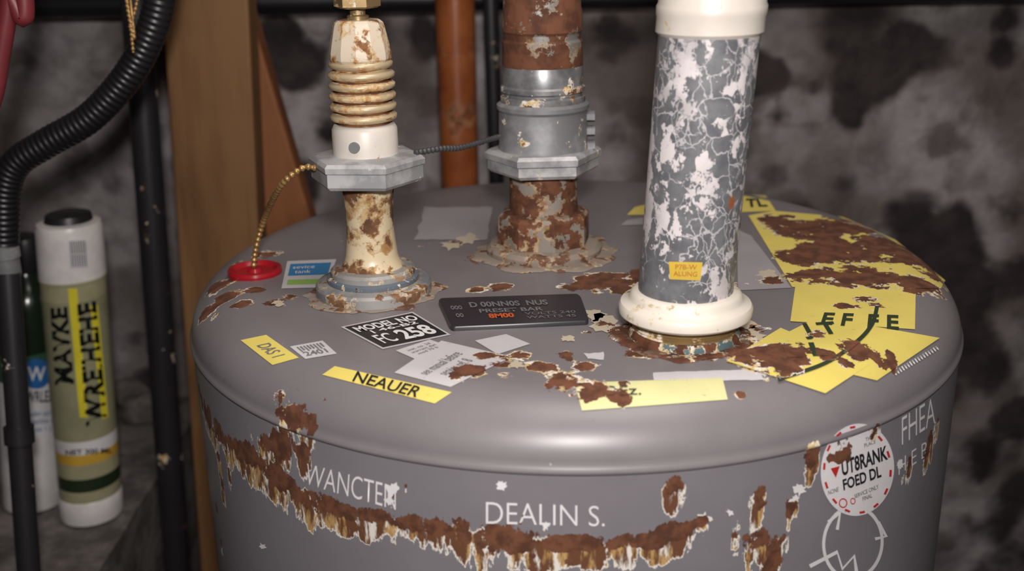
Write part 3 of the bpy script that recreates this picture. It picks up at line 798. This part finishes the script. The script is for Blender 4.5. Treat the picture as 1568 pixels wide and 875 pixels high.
# caulk tube
def solve_k(x, y, z0, z1, px):
    lo, hi = -.5, .5
    for _ in range(40):
        k = (lo+hi)/2; p = Vector((x+k*(z1-z0), y, z1))-C
        v = CX+F*p.dot(rt)/p.dot(fw)
        if v < px: lo = k
        else: hi = k
    return k
def can(name, bpx, bpy_, tpx, tpy, hw, sections):
    b_ = on_z(bpx, bpy_, LEDGE); zt = z_at(b_.x, b_.y, tpy)
    k = solve_k(b_.x, b_.y, LEDGE, zt, tpx)
    r = hw*mpp(b_); E = empty(name, b_); hgt = zt-LEDGE
    for nm, prof_, mat in sections:
        lathe(nm, b_.x, b_.y, [(r*a, LEDGE+hgt*t) for a, t in prof_], mat, E, 48, k=k, z0=LEDGE)
    return E, b_, r, k
WP = plain('white_plastic_cap', L(214,210,208), .35); BK = plain('black_cap', L(34,32,34), .4)
OL = plain('olive_label', L(140,139,110), .4); GN = plain('dark_green_label', L(34,48,30), .4); YB = plain('amber_band', L(196,156,60), .4); OL2 = plain('beige_olive_label', L(158,153,122), .4)
YL = plain('yellow_stripe', L(214,200,50), .4); DB = plain('black_ink', L(18,18,20), .4); BL = plain('blue_ink', L(40,98,160), .4); WL = plain('white_label', L(208,206,208), .4)
E, cb, cr, ck = can('caulk_tube', 141, 784, 104, 328, 46, [
    ('base_cap', [(.98,0),(1.0,.01),(1.0,.075),(.97,.08)], WP),
    ('lower_label', [(.97,.08),(.975,.085),(.975,.12)], OL2),
    ('green_band', [(.975,.12),(.975,.165)], GN),
    ('pale_band', [(.975,.165),(.975,.215)], OL2),
    ('amber_band', [(.975,.215),(.975,.25)], YB),
    ('white_band', [(.975,.25),(.975,.295)], WL),
    ('main_label', [(.975,.295),(.975,.75)], OL),
    ('upper_label', [(.975,.75),(.975,.80),(1.0,.802),(1.0,.81)], OL2),
    ('top_sleeve', [(1.0,.81),(.98,.96),(.93,.975),(.72,.98)], WP),
    ('nozzle_cap', [(.72,.975),(.70,.985),(.66,1.0),(.5,1.005)], BK)])
st = lambda px, py, off: on_cyl(px, py, cb.x, cb.y, cr*.975+off, ck, LEDGE)
st2 = lambda px, py, off: on_cyl(px, py, cb.x, cb.y, cr*1.0+off, ck, LEDGE)
sticker('yellow_stripe', [(104,442),(118,442),(135,640),(122,640)], YL, st, .0004, 6, E)
sticker('yellow_stripe_side', [(138,468),(150,467),(166,640),(156,642)], YL, st, .0004, 6, E)
text('tube_word', 'MAVKE', [(84,590),(77,472),(103,470),(114,588)], DB, st, .0010, .04, E)
text('tube_word_2', 'WREIHEHE', [(132,654),(118,466),(147,461),(165,650)], DB, st, .0010, .04, E)
sticker('barcode', [(104,368),(132,367),(136,410),(107,411)], WL, st2, .0004, 6, E); text('barcode_lines', '|||||||\n|||||||', [(107,370),(130,369),(133,408),(110,409)], M_plate, st2, .0010, .01, E)
text('band_text', 'NET 300 ML', [(100,690),(172,686),(172,694),(101,698)], DB, st, .0010, .02, E)
E, cb2, cr2, ck2 = can('lubricant_bottle', 54, 765, 36, 360, 46, [
    ('bottle_base', [(.97,0),(1.0,.012),(1.0,.16)], WP),
    ('white_label', [(1.0,.16),(1.0,.50)], WL),
    ('green_label', [(1.0,.50),(1.0,.60)], plain('green_label', L(50,84,62), .4)),
    ('bottle_shoulder', [(1.0,.60),(1.0,.74),(.92,.79),(.70,.83),(.46,.86),(.42,.88)], plain('dark_green_plastic', L(28,40,28), .2)),
    ('bottle_cap', [(.48,.875),(.50,.88),(.50,.97),(.44,.99),(.30,1.0)], BK)])
stb = lambda px, py, off: on_cyl(px, py, cb2.x, cb2.y, cr2*1.0+off, ck2, LEDGE)
_ob = disc('round_emblem', 56, 573, 22, 23, 0, BL, stb, .0006); _ob.parent = E; _ob.matrix_parent_inverse = Matrix.Translation(-Vector(E.location))
text('emblem_letter', 'W', [(42,562),(70,562),(70,584),(42,584)], WL, stb, .0010, .02, E)
text('bottle_words', 'WRLED', [(40,600),(84,598),(84,616),(40,618)], M_plate, stb, .0010, .02, E)
text('bottle_words_2', 'pulen zolue\nmachine oil\nuse 1-2', [(44,630),(86,628),(87,660),(45,662)], BL, stb, .0010, .0, E)

# ------------------------------------------------------------------ lights
def area(name, loc, tgt, size, power, col):
    l = bpy.data.lights.new(name, 'AREA'); l.shape = 'DISK'; l.size = size; l.energy = power; l.color = col
    o = bpy.data.objects.new(name, l); o.location = loc
    o.rotation_euler = (Vector(tgt)-Vector(loc)).to_track_quat('-Z', 'Y').to_euler()
    scene.collection.objects.link(o); return o
area('camera_flash', (-.03, -.86, H+.36), (0, .15, H-.04), .06, 7.2, (1, .95, .91))
area('basement_ceiling_lamp', (.1, -.30, 2.32), (0, .0, H), .5, 4.6, (1, .93, .86))
w = bpy.data.worlds.new('World'); scene.world = w; w.use_nodes = True
w.node_tree.nodes['Background'].inputs[0].default_value = (.53, .48, .48, 1); w.node_tree.nodes['Background'].inputs[1].default_value = .06

# ------------------------------------------------------------------ camera
cd = bpy.data.cameras.new('camera'); cam = bpy.data.objects.new('camera', cd)
cd.sensor_width = 36; cd.lens = 36*F/1568; cd.clip_start = .01
m = Matrix((( rt.x, up.x, -fw.x, C.x), (rt.y, up.y, -fw.y, C.y), (rt.z, up.z, -fw.z, C.z), (0,0,0,1)))
cam.matrix_world = m
cd.dof.use_dof = True; cd.dof.focus_distance = .72; cd.dof.aperture_fstop = 5.6
scene.collection.objects.link(cam); scene.camera = cam
